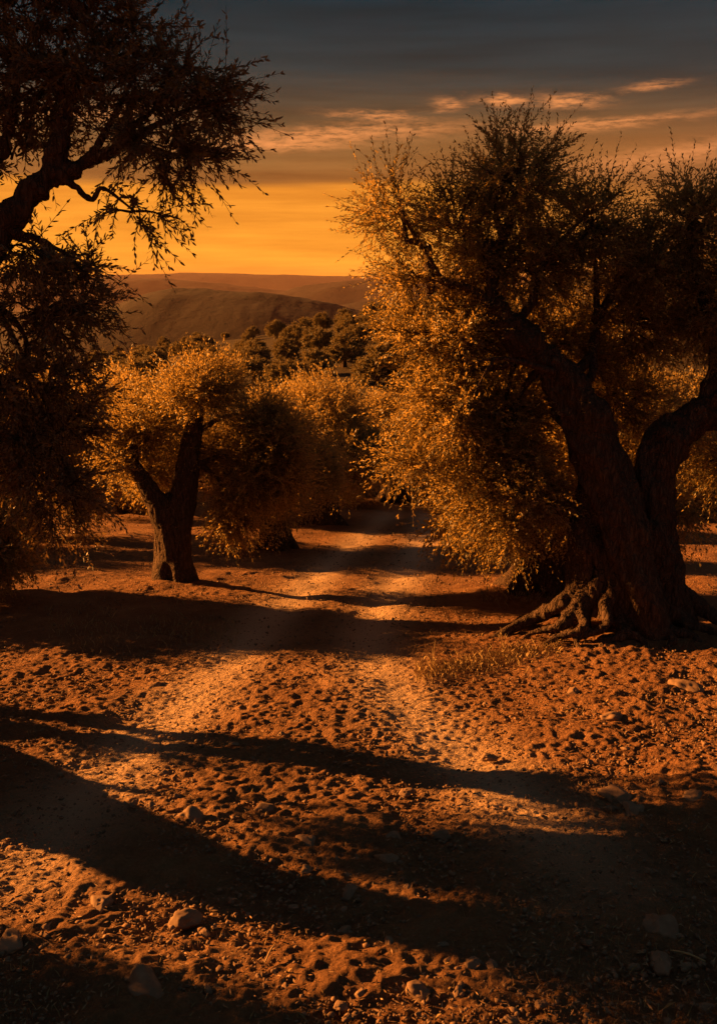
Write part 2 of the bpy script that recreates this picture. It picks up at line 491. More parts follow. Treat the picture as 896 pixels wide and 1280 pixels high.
def build_ground():
    def grow(s0, k, end):
        v, s, out = 0.0, s0, []
        while v < end:
            s *= k
            v += s
            out.append(v)
        return out
    xs = list(np.arange(-4.6, 5.6, 0.0165))
    left = [xs[0] - v for v in grow(0.0165, 1.032, 3500)][::-1]
    right = [xs[-1] + v for v in grow(0.0165, 1.032, 3500)]
    X = np.array(left + xs + right)
    ys = [1.9]
    while ys[-1] < 3600:
        y = ys[-1]
        ys.append(y + (max(0.0125, 0.0033 * y) if y < 15 else 0.0055 * y if y < 30 else 0.018 * y))
    back = [1.9 - v for v in grow(0.0125, 1.06, 70)][::-1]
    Y = np.array(back + ys)
    xx, yy = np.meshgrid(X, Y)
    zz = macro(xx, yy)
    dl, dr = line_dist(xx, yy, RUT_L), line_dist(xx, yy, RUT_R)
    near = (yy > 0) & (yy < 40)
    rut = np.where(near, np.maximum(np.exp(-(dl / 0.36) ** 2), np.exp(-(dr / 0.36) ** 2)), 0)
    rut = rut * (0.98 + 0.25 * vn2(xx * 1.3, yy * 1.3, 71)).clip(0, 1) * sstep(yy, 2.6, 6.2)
    # clods and pebbly relief: amplitude fades where the sheet gets too coarse to carry it
    dist = np.hypot(xx, yy)
    dy = np.gradient(Y)[:, None] + 0 * xx
    dx = np.gradient(X)[None, :] + 0 * xx
    step = np.maximum(dx, dy * 0.7)

    def fade(wl):
        return 1 - sstep(step, wl * 0.28, wl * 0.75)
    sel = (step < 0.5)
    xf, yf = xx[sel], yy[sel]
    wx = xf + 0.05 * vn2(xf * 5, yf * 5, 31)
    wy = yf + 0.05 * vn2(xf * 5, yf * 5, 32)
    r = rut[sel]
    rough = 0.68 * (1 - 0.9 * r) * (0.5 + 0.5 * sstep(yf, 3.5, 8.0))
    dens = 0.55 + 0.45 * vn2(xf * 0.8, yf * 0.8, 41)
    z = 0.034 * vn2(wx * 2.2, wy * 2.2, 11) * fade(0.45)[sel]
    z += 0.014 * (0.55 - worley(wx * 5.2, wy * 5.2, 12)).clip(0, 1) * 2 * dens.clip(0.15, 1) * rough * fade(0.19)[sel]
    z += 0.016 * (0.6 - worley(wx * 13, wy * 13, 13)).clip(0, 1) * 2 * rough * (0.55 + 0.65 * vn2(xf * 1.9, yf * 1.9, 43)).clip(0.12, 1.2) * fade(0.077)[sel]
    z += 0.010 * (0.6 - worley(wx * 27, wy * 27, 14)).clip(0, 1) * 2 * (1 - .6 * r) * fade(0.04)[sel]
    z += 0.015 * vn2(wx * 8, wy * 8, 15) * rough * fade(0.125)[sel]
    z += 0.017 * vn2(xf * 21, yf * 21, 16) * (1 - 0.6 * r) * fade(0.05)[sel]
    z += 0.007 * vn2(xf * 37, yf * 37, 17) * (1 - 0.5 * r) * fade(0.03)[sel]
    z -= 0.035 * r
    zz[sel] += z
    V = np.stack([xx, yy, zz], -1)
    ny, nx = xx.shape
    # vertex normals from the whole sheet, so the track's edge does not show as a seam
    du = np.gradient(V, axis=1)
    dv = np.gradient(V, axis=0)
    N = norm(np.cross(du, dv)).reshape(-1, 3)
    V = V.reshape(-1, 3)
    idx = np.arange(ny * nx).reshape(ny, nx)
    Q = np.stack([idx[:-1, :-1], idx[:-1, 1:], idx[1:, 1:], idx[1:, :-1]], -1).reshape(-1, 4)
    cen = np.concatenate([(RUT_L + RUT_R) / 2])
    half = np.interp(yy, ((RUT_L + RUT_R) / 2)[::1, 1], np.linalg.norm(RUT_L - RUT_R, axis=1) / 2)
    dc = np.where(near, line_dist(xx, yy, cen), 99)
    edge = half + 0.55 + 0.15 * vn2(xx * 2, yy * 2, 77)
    on = ((dc < edge) & near & (yy < 27)).ravel()[Q[:, 0]]
    for name, q, mat in (('ground', Q[~on], M_SOIL), ('dirt_track', Q[on], M_TRACK)):
        used = np.unique(q)
        remap = np.full(len(V), -1, np.int64)
        remap[used] = np.arange(len(used))
        me = mesh_from(name, V[used], [remap[q]], [mat])
        me.normals_split_custom_set_from_vertices(N[used].astype(np.float32))
        at = me.attributes.new('rut', 'FLOAT', 'POINT')
        at.data.foreach_set('value', rut.reshape(-1)[used].astype(np.float32))
        tag(link(name, me), kind='structure')


build_ground()


def hill(name, Y, crest, depth, base, seed, rough, nx=260, ny=40):
    """a ridge whose crest passes at these places of the photograph, at distance Y"""
    w = np.array([P(px, py, Y) for px, py in crest])
    x0, x1 = w[0, 0], w[-1, 0]
    xs = np.linspace(x0, x1, nx)
    ridge = np.interp(xs, w[:, 0], w[:, 2])
    k = np.hanning(15)
    ridge = np.convolve(np.pad(ridge, 7, 'edge'), k / k.sum(), 'valid')
    ts = np.linspace(-1, 1, ny)
    xx, tt = np.meshgrid(xs, ts)
    s = np.cos(tt * math.pi / 2) ** 1.3
    zz = base + (ridge[None, :] - base) * s
    yy = Y + tt * depth + depth * 0.08 * vn2(xx * 3 / depth, tt * 0, seed)
    zz = zz + rough * (vn2(xx * 6 / depth, yy * 6 / depth, seed + 1) + 0.5 * vn2(xx * 14 / depth, yy * 14 / depth, seed + 2)) * s
    zz = zz + 0.22 * rough * vn2(xx * 60 / depth, yy * 60 / depth, seed + 3) * s
    idx = np.arange(nx * ny).reshape(ny, nx)
    Q = np.stack([idx[:-1, :-1], idx[:-1, 1:], idx[1:, 1:], idx[1:, :-1]], -1).reshape(-1, 4)
    me = mesh_from(name, np.stack([xx, yy, zz], -1).reshape(-1, 3), [Q], [M_HILL])
    tag(link(name, me), kind='structure')


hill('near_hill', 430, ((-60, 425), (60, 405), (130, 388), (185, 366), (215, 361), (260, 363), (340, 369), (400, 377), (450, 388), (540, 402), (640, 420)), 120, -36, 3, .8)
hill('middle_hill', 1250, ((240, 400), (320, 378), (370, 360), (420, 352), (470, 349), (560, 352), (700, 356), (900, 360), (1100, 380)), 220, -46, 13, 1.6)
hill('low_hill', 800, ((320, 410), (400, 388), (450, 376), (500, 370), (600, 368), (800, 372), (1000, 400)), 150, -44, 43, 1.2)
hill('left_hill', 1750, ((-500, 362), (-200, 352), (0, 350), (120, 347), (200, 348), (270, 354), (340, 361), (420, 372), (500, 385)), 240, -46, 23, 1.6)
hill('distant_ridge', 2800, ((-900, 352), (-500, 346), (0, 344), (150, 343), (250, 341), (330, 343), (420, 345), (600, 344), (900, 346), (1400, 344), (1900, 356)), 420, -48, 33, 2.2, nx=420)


def build_haze():
    x, y0, y1, z0, z1 = 4200, -120, 3300, -50, 32
    V = np.array([(a, b, c) for a in (-x, x) for b in (y0, y1) for c in (z0, z1)], float)
    F = np.array([(0, 1, 3, 2), (4, 6, 7, 5), (0, 4, 5, 1), (2, 3, 7, 6), (0, 2, 6, 4), (1, 5, 7, 3)])
    m, t, out = new_mat('evening_haze')
    pv = t.n('ShaderNodeVolumePrincipled', ins={'Color': (0.95, 0.58, 0.46, 1), 'Density': 0.00008, 'Anisotropy': 0.0})
    m.node_tree.links.new(pv.outputs[0], out.inputs['Volume'])
    o = link('haze', mesh_from('haze', V, [F], [m], smooth=False))
    tag(o, 'thin orange evening haze over the valley and its hills', 'haze', kind='stuff')


build_haze()

# ------------------------------------------------------------------ trees


def fuse(name, strands, voxel, seed, amp, base, mats):
    """strands of wood fused into one gnarled trunk: (points, radii) each"""
    VV, FQ, off = [], [], 0
    for pts, rad in strands:
        p, r = catmull(pts, rad, 8)
        V, Q, caps = tube_arrays(p[None], r[None], 14)
        VV.append(V)
        FQ.append((Q + off, caps + off))
        off += len(V)
    V = np.concatenate(VV) - base
    me = mesh_from(name + '_raw', V, [np.concatenate([q for q, c in FQ]), np.concatenate([c for q, c in FQ])])
    tmp = link(name + '_raw', me)
    md = tmp.modifiers.new('fuse', 'REMESH')
    md.mode = 'VOXEL'
    md.voxel_size = voxel
    sm = tmp.modifiers.new('soft', 'SMOOTH')
    sm.factor = 0.5
    sm.iterations = 2
    dg = bpy.context.evaluated_depsgraph_get()
    new = bpy.data.meshes.new_from_object(tmp.evaluated_get(dg))
    bpy.data.objects.remove(tmp)
    bpy.data.meshes.remove(me)
    new.name = name
    n = len(new.vertices)
    co = np.empty(n * 3, np.float32)
    no = np.empty(n * 3, np.float32)
    new.vertices.foreach_get('co', co)
    new.vertices.foreach_get('normal', no)
    co, no = co.reshape(-1, 3).astype(float), no.reshape(-1, 3)
    x, y, z = co.T
    tw = z * 0.9
    xa, ya = x * np.cos(tw) - y * np.sin(tw), x * np.sin(tw) + y * np.cos(tw)
    d = amp * 1.9 * (1 - 2 * np.abs(vn3(xa * 4.2, ya * 4.2, z * .8, seed + 7)))
    d += amp * (1 - 2 * np.abs(vn3(xa * 9, ya * 9, z * 1.6, seed)))
    d += amp * 0.55 * (1 - 2 * np.abs(vn3(xa * 22, ya * 22, z * 4, seed + 1)))
    d += amp * 1.5 * vn3(x * 3.2, y * 3.2, z * 2.4, seed + 2)
    d += amp * 0.3 * vn3(x * 45, y * 45, z * 18, seed + 3)
    d *= np.clip(.22 + z * .9, .22, 1)
    co += no * d[:, None]
    new.vertices.foreach_set('co', co.astype(np.float32).ravel())
    new.materials.clear()
    for m in mats:
        new.materials.append(m)
    new.polygons.foreach_set('use_smooth', np.ones(len(new.polygons), bool))
    new.update()
    return new


def leaves(rng, base, d, nrm, L, W, six):
    n = len(base)
    side = norm(np.cross(d, nrm))
    up = np.cross(side, d)
    L = L[:, None]
    W = W[:, None]
    if six:
        cols = [base, base + d * L * .34 + side * W * .5, base + d * L * .70 + side * W * .40 - up * L * .03, base + d * L - up * L * .08,
                base + d * L * .70 - side * W * .40 - up * L * .03, base + d * L * .34 - side * W * .5]
    else:
        cols = [base, base + d * L * .45 + side * W * .5, base + d * L, base + d * L * .45 - side * W * .5]
    k = len(cols)
    V = np.stack(cols, 1).reshape(-1, 3)
    return V, np.arange(n * k).reshape(n, k)


def crown(name, rng, blobs, leaf_len, leaf_w, six, twig_mesh, base, mat, tw_len=0.34, nleaf=18, dens=1.0, tw_r=.0024):
    """blobs: (centre, radii, branchlets, twigs per branchlet, bias vector, looseness)"""
    P0, D, LN, BD = [], [], [], []
    BC, BR = [], []
    for c, r, nb, nt, bias, loose in blobs:
        nb = max(2, int(nb * dens))
        c, r, bias = np.asarray(c), np.asarray(r), np.asarray(bias)
        o = norm(rng.normal(size=(nb, 3)))
        a = c + o * r * rng.uniform(0, .35, (nb, 1)) + rng.normal(size=(nb, 3)) * r * .07
        e = c + o * r * rng.uniform(.55, 1.0 + .12 * loose, (nb, 1)) + bias * r * .15
        sag = bias * (np.linalg.norm(e - a, axis=1, keepdims=True) * .25)
        mid = (a + e) / 2 - sag * .5 + rng.normal(size=(nb, 3)) * .05
        tt = np.linspace(0, 1, 6)[None, :, None]
        cur = (1 - tt) ** 2 * a[:, None] + 2 * tt * (1 - tt) * mid[:, None] + tt ** 2 * e[:, None]
        BC.append(cur)
        BR.append(np.linspace(1, .35, 6)[None, :] * rng.uniform(.006, .012, (nb, 1)))
        s = rng.uniform(.25, 1.0, (nb, nt, 1)) ** .8
        am, mm, em = a[:, None], mid[:, None], e[:, None]
        p0 = (1 - s) ** 2 * am + 2 * s * (1 - s) * mm + s ** 2 * em
        tan = norm(em - am)
        d = norm(o[:, None] * .5 + tan * .3 + rng.normal(size=(nb, nt, 3)) * .68 + bias * .38)
        P0.append(p0.reshape(-1, 3))
        D.append(d.reshape(-1, 3))
        m = nb * nt
        LN.append(tw_len * rng.uniform(.55, 1.35, m) * (1 + .25 * loose))
        BD.append(rng.normal(size=(m, 3)) * .075 + bias * .07 + np.array([0, 0, -.04]))
    P0, D, LN, BD = map(np.concatenate, (P0, D, LN, BD))
    T = len(P0)
    j = np.arange(nleaf)
    t = ((j // 2 + .6) / (nleaf / 2 + .1))[None, :]
    t = np.clip(t + rng.uniform(-.04, .04, (T, nleaf)), 0.04, 1)
    pos = P0[:, None] + D[:, None] * (LN[:, None] * t)[..., None] + BD[:, None] * (t ** 2)[..., None]
    tan = norm(D[:, None] * LN[:, None, None] + 2 * BD[:, None] * t[..., None])
    ref = norm(rng.normal(size=(T, 1, 3)))
    u = norm(np.cross(tan, ref))
    v = np.cross(tan, u)
    phi = (j // 2) * (math.pi / 2) + (j % 2) * math.pi
    phi = phi[None, :] + rng.normal(size=(T, nleaf)) * .4
    perp = np.cos(phi)[..., None] * u + np.sin(phi)[..., None] * v
    op = rng.uniform(.45, 1.0, (T, nleaf, 1)) * (1.05 - .5 * t[..., None])
    ld = norm(tan * .75 + perp * op + rng.normal(size=perp.shape) * .12)
    nr = norm(tan * op - perp * .75 + rng.normal(size=perp.shape) * .25)
    L = leaf_len * rng.uniform(.65, 1.2, (T, nleaf)) * (1.05 - .3 * t)
    W = leaf_w * rng.uniform(.75, 1.2, (T, nleaf))
    V, F = leaves(rng, pos.reshape(-1, 3), ld.reshape(-1, 3), nr.reshape(-1, 3), L.ravel(), W.ravel(), six)
    VV, FF, MI = [V], [F], [0]
    off = len(V)
    if twig_mesh:
        tt = np.linspace(0, 1, 4)[None, :, None]
        cur = P0[:, None] + D[:, None] * LN[:, None, None] * tt + BD[:, None] * tt ** 2
        rad = np.linspace(1, .4, 4)[None, :] * np.full((T, 1), tw_r)
        V2, Q2, _ = tube_arrays(cur, rad, 3)
        VV.append(V2)
        FF.append(Q2 + off)
        MI.append(1)
        off += len(V2)
    V3, Q3, _ = tube_arrays(np.concatenate(BC), np.concatenate(BR), 4)
    VV.append(V3)
    FF.append(Q3 + off)
    MI.append(1)
    return mesh_from(name, np.concatenate(VV) - base, FF, [mat, M_BARK], MI, smooth=False)


def limb_mesh(pts, rad, base, seed, sides=9):
    p, r = catmull(pts, rad, 7)
    g = np.random.default_rng(seed)
    r = r * (1 + .12 * g.normal(size=len(r)))
    p = p + g.normal(size=p.shape) * r[:, None] * .12
    V, Q, caps = tube_arrays(p[None], r[None], sides)
    return mesh_from('limb', V - base, [Q, caps], [M_BARK])


def curve_to(a, b, lift, rng, n=4):
    a, b = np.asarray(a, float), np.asarray(b, float)
    L = np.linalg.norm(b - a)
    pts = []
    for k in range(n + 1):
        s = k / n
        q = a + (b - a) * s + np.array([0, 0, lift * L * 4 * s * (1 - s)])
        if 0 < k < n:
            q = q + rng.normal(size=3) * .06 * L
        pts.append(q)
    return pts


def build_tree(label, base, strands, limbs, blobs, seed, voxel=.03, amp=.02, leaf=(.065, .016), six=False, twigs=True,
               group=None, tw_len=.34, nleaf=18, dens=1.0, mat=None, tw_r=.0024):
    rng = np.random.default_rng(seed)
    base = np.asarray(base, float)
    root = empty('olive_tree', base, label, 'olive tree', group)
    link('trunk', fuse('trunk', strands, voxel, seed, amp, base, [M_BARK]), root)
    for k, (pts, rad) in enumerate(limbs):
        link('limb', limb_mesh(pts, rad, base, seed * 31 + k), root)
    link('crown', crown('crown', rng, blobs, leaf[0], leaf[1], six, twigs, base, mat or M_LEAF, tw_len, nleaf, dens, tw_r), root)
    return root


def gz(x, y, dz=0.0):
    return np.array([x, y, float(macro(x, y)) + dz])


# --- the big twin-trunk tree on the right
def main_tree():
    Y0 = 10.0
    rng = np.random.default_rng(77)

    def st(lst):
        return [P(px, py, Y0 + dy) for px, py, dy, r in lst], [r * .88 * px_m(Y0, py) for px, py, dy, r in lst]
    strands = [st(s) for s in (
        # stem sweeping up to the left
        ((816, 815, -.3, 33), (804, 750, -.32, 28), (787, 690, -.28, 26), (764, 620, -.15, 28), (742, 555, -.05, 29), (716, 500, 0, 24), (680, 448, .05, 19), (640, 410, .1, 15), (612, 380, .15, 11)),
        # left buttress
        ((704, 822, -.1, 28), (722, 755, -.05, 21), (732, 690, 0, 18), (745, 620, 0, 19), (740, 560, 0, 20), (728, 520, .02, 20)),
        # right stem
        ((850, 815, .0, 36), (832, 750, .05, 31), (820, 680, .1, 27), (812, 610, .1, 25), (830, 556, .15, 25), (868, 522, .2, 23), (915, 490, .3, 21), (960, 440, .4, 22)),
        ((800, 700, .1, 26), (800, 640, .1, 20), (812, 585, .15, 20), (845, 540, .2, 19)),
        # wood behind the hollow
        ((778, 815, .45, 46), (778, 730, .42, 32), (780, 660, .25, 28), (790, 605, .15, 18)),
        # knuckle where the left stem turns
        ((752, 545, -.05, 18), (740, 522, -.08, 25), (722, 508, -.05, 20)),
        ((770, 645, -.12, 14), (786, 700, -.36, 16), (806, 760, -.45, 18), (818, 822, -.55, 18)),
        ((835, 640, .1, 12), (836, 700, 0, 14), (848, 760, -.1, 17), (872, 815, -.2, 16)),
        )]
    r_rng = np.random.default_rng(3)
    bx, by = P(778, 806, Y0)[:2]
    for deg, ln, r0 in ((172, 1.25, .085), (188, 1.35, .09), (203, 1.2, .085), (217, 1.15, .08), (232, 1.0, .08), (248, .9, .085), (266, .8, .09), (286, .8, .09), (308, .85, .09), (330, 1.0, .1), (352, 1.25, .1), (20, 1.0, .1), (70, .9, .1), (120, .9, .1), (150, 1.1, .09)):
        a = R(deg + r_rng.uniform(-4, 4))
        pts, rad = [], []
        for f, h in ((.24, 1.15), (.29, .80), (.38, .54), (.55, .33), (.75, .17), (.97, .06), (1.15, -.05)):
            d = f * ln if f > .45 else f
            aa = a + (r_rng.uniform(-.16, .16) if f > .35 else 0)
            x, y = bx + math.cos(aa) * d, by + math.sin(aa) * d * .9
            pts.append((x, y, float(macro(x, y)) + h))
            rad.append(r0 * (1.0 if f < .4 else 1.0 - .62 * (f - .4) / .72))
        if 240 < deg < 345:
            pts = [(x, y, float(macro(x, y)) + (z - float(macro(x, y))) * .42) for x, y, z in pts]
        strands.append((pts, [q * (1.25 - .55 * k / 6) for k, q in enumerate(rad)]))
    base = P(775, 806, Y0)
    base[2] = float(macro(base[0], base[1]))

    def B(px, py, rx, ry, dy, rd, nb, nt, bias, loose=.5):
        m = px_m(Y0 + dy, py)
        rx, ry = max(rx - 15, rx * .55), max(ry - 15, ry * .55)
        return (P(px, py, Y0 + dy), (rx * m, rd, ry * m), nb, nt, bias, loose)
    blobs = [
        B(498, 265, 62, 62, .1, .40, 26, 10, (-.3, 0, .5), 1),
        B(520, 345, 60, 45, .4, .5, 22, 10, (-.3, 0, .2), 1),
        B(640, 225, 78, 70, .5, .8, 66, 13, (0, 0, .45), .8),
        B(570, 285, 60, 70, .5, .7, 40, 12, (-.2, 0, .6), .8),
        B(735, 285, 56, 75, .4, .7, 50, 12, (.1, 0, .35), .8),
        B(800, 335, 60, 62, .6, .7, 52, 12, (0, 0, .2), .8),
        B(650, 330, 110, 70, .7, .8, 95, 14, (0, 0, .3)),
        B(560, 420, 95, 70, .5, .9, 95, 14, (-.3, 0, 0)),
        B(690, 430, 95, 75, .95, .7, 80, 14, (0, 0, 0)),
        B(790, 400, 80, 90, .9, .8, 80, 14, (.1, 0, .2)),
        B(556, 505, 70, 68, .2, .9, 90, 14, (-.3, 0, -.4)),
        B(630, 520, 80, 70, .5, .8, 90, 14, (-.1, 0, -.4)),
        B(632, 592, 85, 68, .2, .9, 105, 14, (-.2, 0, -.6), .7),
        B(512, 580, 32, 26, -.1, .35, 14, 10, (-.5, 0, -.3), .8),
        B(630, 650, 42, 30, 0, .5, 34, 12, (-.2, 0, -.8), .8),
        B(690, 612, 42, 42, .35, .5, 44, 12, (0, 0, -.8), .7),
        B(598, 632, 38, 40, .1, .5, 26, 11, (-.3, 0, -.7), .8),
        B(770, 500, 60, 60, 1.0, .5, 40, 14, (0, 0, -.3)),
        B(862, 275, 56, 76, .4, .6, 50, 12, (.1, 0, .35), .8),
        B(900, 380, 80, 90, .3, .9, 80, 14, (.2, 0, .2)),
        B(960, 300, 90, 110, .4, .9, 70, 13, (.2, 0, .6)),
        B(950, 500, 80, 60, .6, .9, 50, 13, (.2, 0, -.3)),
        B(905, 580, 40, 40, .6, .5, 26, 12, (.1, 0, -.7)),
    ]
    limbs = []
    ends = {0: (540, 365, .2), 2: (612, 384, .15), 4: (640, 405, .1), 10: (680, 450, .05), 12: (690, 460, .05), 9: (720, 505, .05), 18: (890, 505, .25), 19: (930, 475, .3), 11: (660, 425, .1), 5: (745, 400, .4)}
    for k, (px, py, dy) in ends.items():
        a = P(px, py, Y0 + dy)
        c, r = blobs[k][0], blobs[k][1]
        L = np.linalg.norm(c - a)
        limbs.append((curve_to(a, c + np.array([0, 0, .3 * r[2]]), .08 if py < 450 else .15, rng), np.linspace(.055, .014, 5)))
    limbs.append(([P(612, 382, Y0 + .15), P(585, 360, Y0 + .15), P(555, 352, Y0 + .15), P(535, 320, Y0 + .1), P(510, 280, Y0 + .1), P(490, 235, Y0 + .1)], [.07, .05, .034, .026, .02, .009]))
    limbs.append(([P(640, 410, Y0 + .1), P(615, 370, Y0 + .2), P(625, 310, Y0 + .4), P(645, 250, Y0 + .5), P(650, 190, Y0 + .5)], [.09, .07, .05, .035, .01]))
    limbs.append(([P(690, 465, Y0 - .1), P(650, 452, Y0 - .3), P(618, 448, Y0 - .4), P(585, 455, Y0 - .5)], [.04, .022, .018, .008]))
    limbs.append(([P(618, 448, Y0 - .4), P(604, 470, Y0 - .5), P(590, 498, Y0 - .55)], [.02, .014, .006]))
    limbs.append(([P(700, 480, Y0), P(740, 440, Y0 + .4), P(745, 360, Y0 + .5), P(740, 270, Y0 + .4)], [.07, .05, .035, .01]))
    limbs.append(([P(880, 515, Y0 + .2), P(895, 440, Y0 + .3), P(870, 340, Y0 + .4), P(864, 230, Y0 + .4)], [.1, .07, .045, .01]))
    build_tree('massive old olive tree with twisted twin trunk and lit spreading roots beside the track', base, strands, limbs, blobs, 5,
               voxel=.015, amp=.028, leaf=(.052, .013), six=True, dens=.84, nleaf=22)


# --- the round tree left of the track
def left_tree():
    Y0 = 13.5
    rng = np.random.default_rng(78)

    def st(lst):
        return [P(px, py, Y0 + dy) for px, py, dy, r in lst], [r * .74 * px_m(Y0, py) for px, py, dy, r in lst]
    strands = [st(s) for s in (
        ((213, 748, 0, 36), (216, 710, 0, 25), (214, 670, 0, 22), (204, 640, 0, 19), (190, 618, 0, 14), (172, 590, .1, 10), (158, 560, .2, 7)),
        ((222, 745, -.05, 30), (222, 700, -.05, 22), (224, 655, 0, 20), (230, 620, .05, 19), (234, 585, .1, 17), (240, 545, .2, 13), (250, 510, .3, 8)),
        ((206, 745, .1, 28), (208, 700, .1, 20), (212, 650, .1, 18), (218, 620, .1, 12)),
        ((208, 700, -.1, 10), (198, 728, -.2, 10), (180, 746, -.3, 6)),
        ((222, 700, -.15, 11), (224, 730, -.3, 10), (222, 756, -.4, 6)),
        ((232, 700, 0, 10), (244, 728, -.1, 9), (264, 746, -.15, 5)),
        ((226, 705, -.1, 9), (238, 738, -.3, 8), (248, 754, -.4, 5)),
        ((202, 705, -.1, 9), (204, 738, -.3, 9), (198, 754, -.4, 5)))]
    base = P(216, 742, Y0)
    base[2] = float(macro(base[0], base[1]))

    def B(px, py, rx, ry, dy, rd, nb, nt, bias, loose=.5):
        m = px_m(Y0 + dy, py)
        rx, ry = max(rx - 12, rx * .55), max(ry - 12, ry * .55)
        return (P(px, py, Y0 + dy), (rx * m, rd, ry * m), nb, nt, bias, loose)
    blobs = [
        B(250, 490, 64, 42, .3, .8, 80, 13, (0, 0, .6), .6),
        B(322, 530, 48, 42, .3, .7, 60, 13, (.2, 0, .4), .6),
        B(178, 530, 46, 42, .4, .7, 60, 13, (-.2, 0, .4), .6),
        B(150, 560, 35, 50, .2, .6, 46, 12, (-.3, 0, -.1)),
        B(265, 565, 65, 50, .75, .5, 70, 13, (0, 0, -.1)),
        B(322, 590, 46, 52, .1, .7, 84, 13, (.2, 0, -.3)),
        B(290, 640, 35, 45, 0, .5, 46, 12, (.1, 0, -.8), .7),
        B(360, 600, 24, 35, .0, .4, 26, 12, (.4, 0, 0), .9),
        B(356, 552, 30, 38, .1, .5, 40, 12, (.3, 0, .2), .6),
        B(190, 585, 35, 35, .8, .5, 40, 12, (-.1, 0, -.4)),
    ]
    limbs = []
    for k, (px, py, dy) in {0: (250, 515, .3), 1: (240, 550, .2), 5: (235, 585, .1), 2: (172, 590, .1), 7: (280, 590, .15), 6: (245, 575, .2)}.items():
        limbs.append((curve_to(P(px, py, Y0 + dy), blobs[k][0], .12, rng), np.linspace(.05, .012, 5)))
    build_tree('round pruned olive tree with dark forked trunk standing alone left of the track', base, strands, limbs, blobs, 6,
               voxel=.02, amp=.014, leaf=(.060, .0155), six=False, dens=1.0, nleaf=20)


